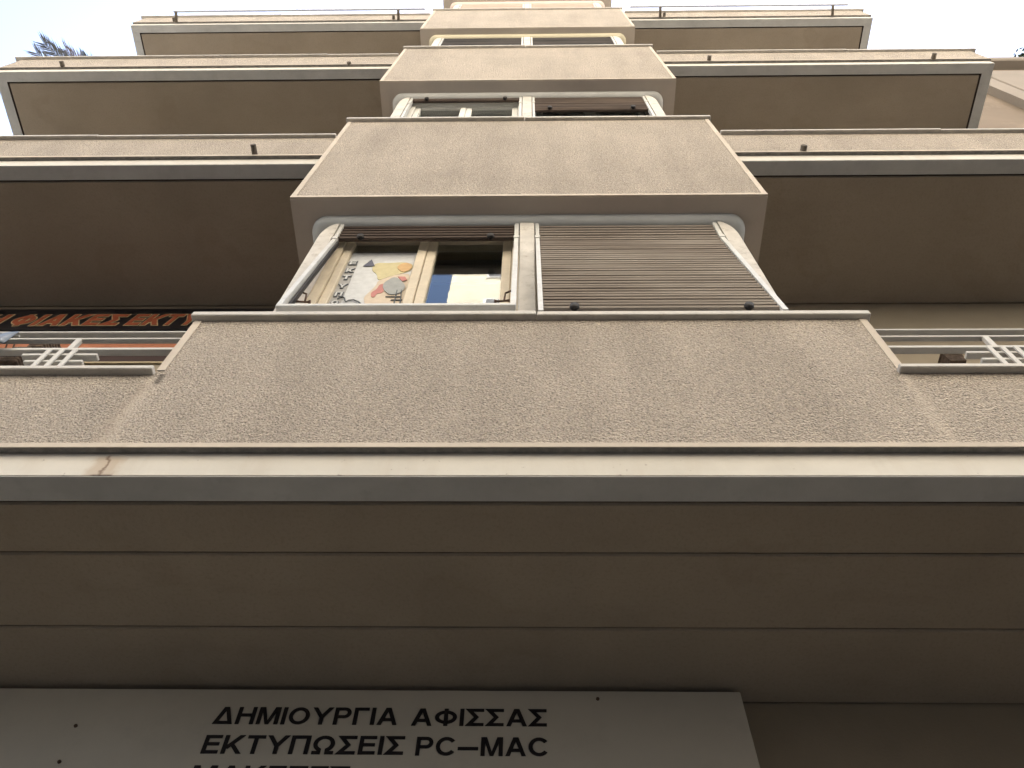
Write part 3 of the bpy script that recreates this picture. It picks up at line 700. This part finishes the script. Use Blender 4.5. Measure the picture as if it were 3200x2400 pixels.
def frond(tip, mid, seed, m, n=30, leaf=0.30):
    rnd = random.Random(seed); p0 = Vector((-4.2,1.80,8.84)); p1 = Vector(mid); p2 = Vector(tip)
    B = lambda u: p0*(1-u)**2 + p1*2*u*(1-u) + p2*u*u
    mb = MB(); mb.tube([B(i/12) for i in range(13)], [0.009*(1-i/15) for i in range(13)], 6)
    for i in range(n):
        u = 0.22+0.78*(i+rnd.random()*0.5)/n; p = B(u); t = (B(min(1,u+0.02))-B(u-0.02)).normalized()
        sd_ = t.cross(Vector((0,0,1))).normalized()
        for sgn in (-1, 1):
            Lf = leaf*(1.0-0.55*abs(u-0.55)*1.6)*rnd.uniform(0.8,1.15)
            d = (t*rnd.uniform(0.8,1.15)+sd_*sgn*rnd.uniform(0.45,0.75)+Vector((0,0,rnd.uniform(0.0,0.35)))).normalized()
            nrm = d.cross(Vector((rnd.uniform(-.3,.3),rnd.uniform(-.3,.3),1))).normalized(); wd = 0.0042
            a = p; b_ = p+d*Lf*0.5+Vector((0,0,-0.01)); c_ = p+d*Lf+Vector((0,0,-0.05*Lf/0.3))
            mb.poly([a-nrm*wd*0.4, a+nrm*wd*0.4, b_+nrm*wd, b_-nrm*wd, c_], [(0,1,2,3),(3,2,4)])
    return part('frond', mb, m, palm)
frond((-5.02,1.325,9.28), (-4.75,1.60,9.24), 1, M_palm, 80, 0.24)
frond((-5.08,1.40,9.20), (-4.75,1.72,9.12), 2, M_palm, 72, 0.23)
frond((-4.82,1.39,9.30), (-4.55,1.66,9.26), 3, M_palm_dry, 60, 0.21)
frond((-4.62,1.46,9.22), (-4.40,1.68,9.22), 6, M_palm, 50, 0.21)
frond((-4.95,2.05,9.30), (-4.7,2.0,9.4), 4, M_palm, 26); frond((-3.6,1.95,9.2), (-3.8,1.9,9.4), 5, M_palm, 26)
frond((-4.1,2.15,9.5), (-4.15,2.05,9.4), 7, M_palm, 24)

# ------------------------------------------------------------------ neighbouring house on the right, with a shrub on its roof
nb = thing('neighbour_building', 'peach plastered house beyond the right end of the balconies', 'building', (7, 4, GZ))
M_peach = plain('peach_plaster', (0.19,0.152,0.118), 0.9, 0.2, 0.10, 0.9, dirt=(0.25,(0.4,0.32,0.25)))
M_peach2 = plain('pale_peach_plaster', (0.235,0.205,0.175), 0.9, 0.2, 0.06, 1.2)
part('wall', MB().box(4.26, 16, 2.03, 10, GZ, 11.30), M_peach, nb)
part('pilaster', MB().box(5.15, 5.36, 1.94, 2.0295, GZ, 11.30), M_peach2, nb)
part('wall_panel', MB().box(5.52, 9.0, 1.985, 2.0295, GZ, 11.0, 0.01), M_peach2, nb)
part('cornice', MB().box(4.22, 16.1, 1.90, 10.1, 11.301, 11.45, 0.02), M_peach2, nb)
part('sun_blocking_block', MB().box(4.3, 16, 6.5, 10.0, 11.46, 21.5), M_peach2, nb)  # unseen block added to stop sun coming over the low roof
sh = thing('rooftop_shrub', 'small dark green shrub on the roof edge of the peach house', 'shrub', (6.75, 2.2, 11.45))
part('stem', MB().tube([(6.75,2.2,11.45),(6.76,2.15,11.9),(6.78,2.1,12.3)], [0.03,0.022,0.012], 8), M_wick, sh)
rnd = random.Random(11); lf = MB()
for i in range(2600):
    c = rnd.choice([(6.52,2.12,11.75,0.22),(6.80,2.14,11.85,0.26),(6.70,2.08,12.05,0.22),(7.1,2.15,11.85,0.30),(6.45,2.08,11.58,0.14),(6.9,2.1,11.6,0.2)])
    d = Vector((rnd.gauss(0,1),rnd.gauss(0,1),rnd.gauss(0,1))).normalized()*c[3]*rnd.random()**0.45
    p = Vector(c[:3])+d; a = Vector((rnd.gauss(0,1),rnd.gauss(0,1),rnd.gauss(0,1))).normalized(); b_ = a.cross(Vector((rnd.gauss(0,1),rnd.gauss(0,1),rnd.gauss(0,1)))).normalized()
    lf.poly([p-a*0.035, p+b_*0.014, p+a*0.035, p-b_*0.014], [(0,1,2,3)])
part('foliage', lf, leafmat('shrub_leaves', (0.05,0.075,0.04)), sh)

# ------------------------------------------------------------------ houses across the street (seen mirrored in the window panes)
M_cream = plain('cream_house_paint', (0.78,0.74,0.66), 0.9, 0.2, 0.05, 0.4)
M_winD = plain('dark_window_glass', (0.03,0.035,0.04), 0.15, 0.6, 0.1)
M_stone = plain('dark_stone_cladding', (0.10,0.09,0.08), 0.7, 0.3, 0.15, 2)
def opposite(name, lab, x0, x1, h, m, floors):
    t = thing(name, lab, 'building', ((x0+x1)/2, -11, GZ))
    part('wall', MB().box(x0, x1, -16, -7.2, 5.0, h), m, t)
    part('ground_floor', MB().box(x0, x1, -16, -7.3, GZ, 5.0), M_stone, t)
    part('cornice', MB().box(x0-0.1, x1+0.1, -16.1, -7.0, h, h+0.3, 0.03), m, t)
    nx = max(1, int((x1-x0)//3.2))
    for f_ in range(floors):
        z = 6.0+f_*3.0
        if z+1.6 > h: break
        for i in range(nx):
            xc = x0+(x1-x0)*(i+0.5)/nx
            if abs(xc) > 12: continue
            wf = part('window', MB().box(xc-0.65,xc+0.65,-7.199,-7.14,z,z+1.5,0.01), M_jamb, t)
            part('pane', MB().box(xc-0.56,xc-0.03,-7.139,-7.13,z+0.08,z+1.42), M_winD, wf); part('pane', MB().box(xc+0.03,xc+0.56,-7.139,-7.13,z+0.08,z+1.42), M_winD, wf)
opposite('tall_building', 'tall narrow cream house across the street, mirrored in the right pane of the open window', -2.35, 4.5, 27.5, plain('yellow_cream_house_paint', (0.62,0.56,0.43), 0.9, 0.2, 0.15, 0.6), 7)
opposite('right_building', 'cream house across the street, right of the tall one', 4.7, 30, 18.0, M_cream, 3)
opposite('left_building', 'cream house across the street, left of the gap', -30, -5.5, 18.0, M_cream, 4)
lb = thing('left_neighbour_building', 'low front house with an unseen taller block added behind to stop the sun, left of the apartment block', 'building', (-12, 5, GZ))
part('wall', MB().box(-22, -4.95, 2.4, 9, GZ, 6.5), M_cream, lb); part('rear_sun_blocker', MB().box(-22, -5.2, 9.01, 16, GZ, 23), M_cream, lb)  # second box is unseen, added to screen the sun on this side
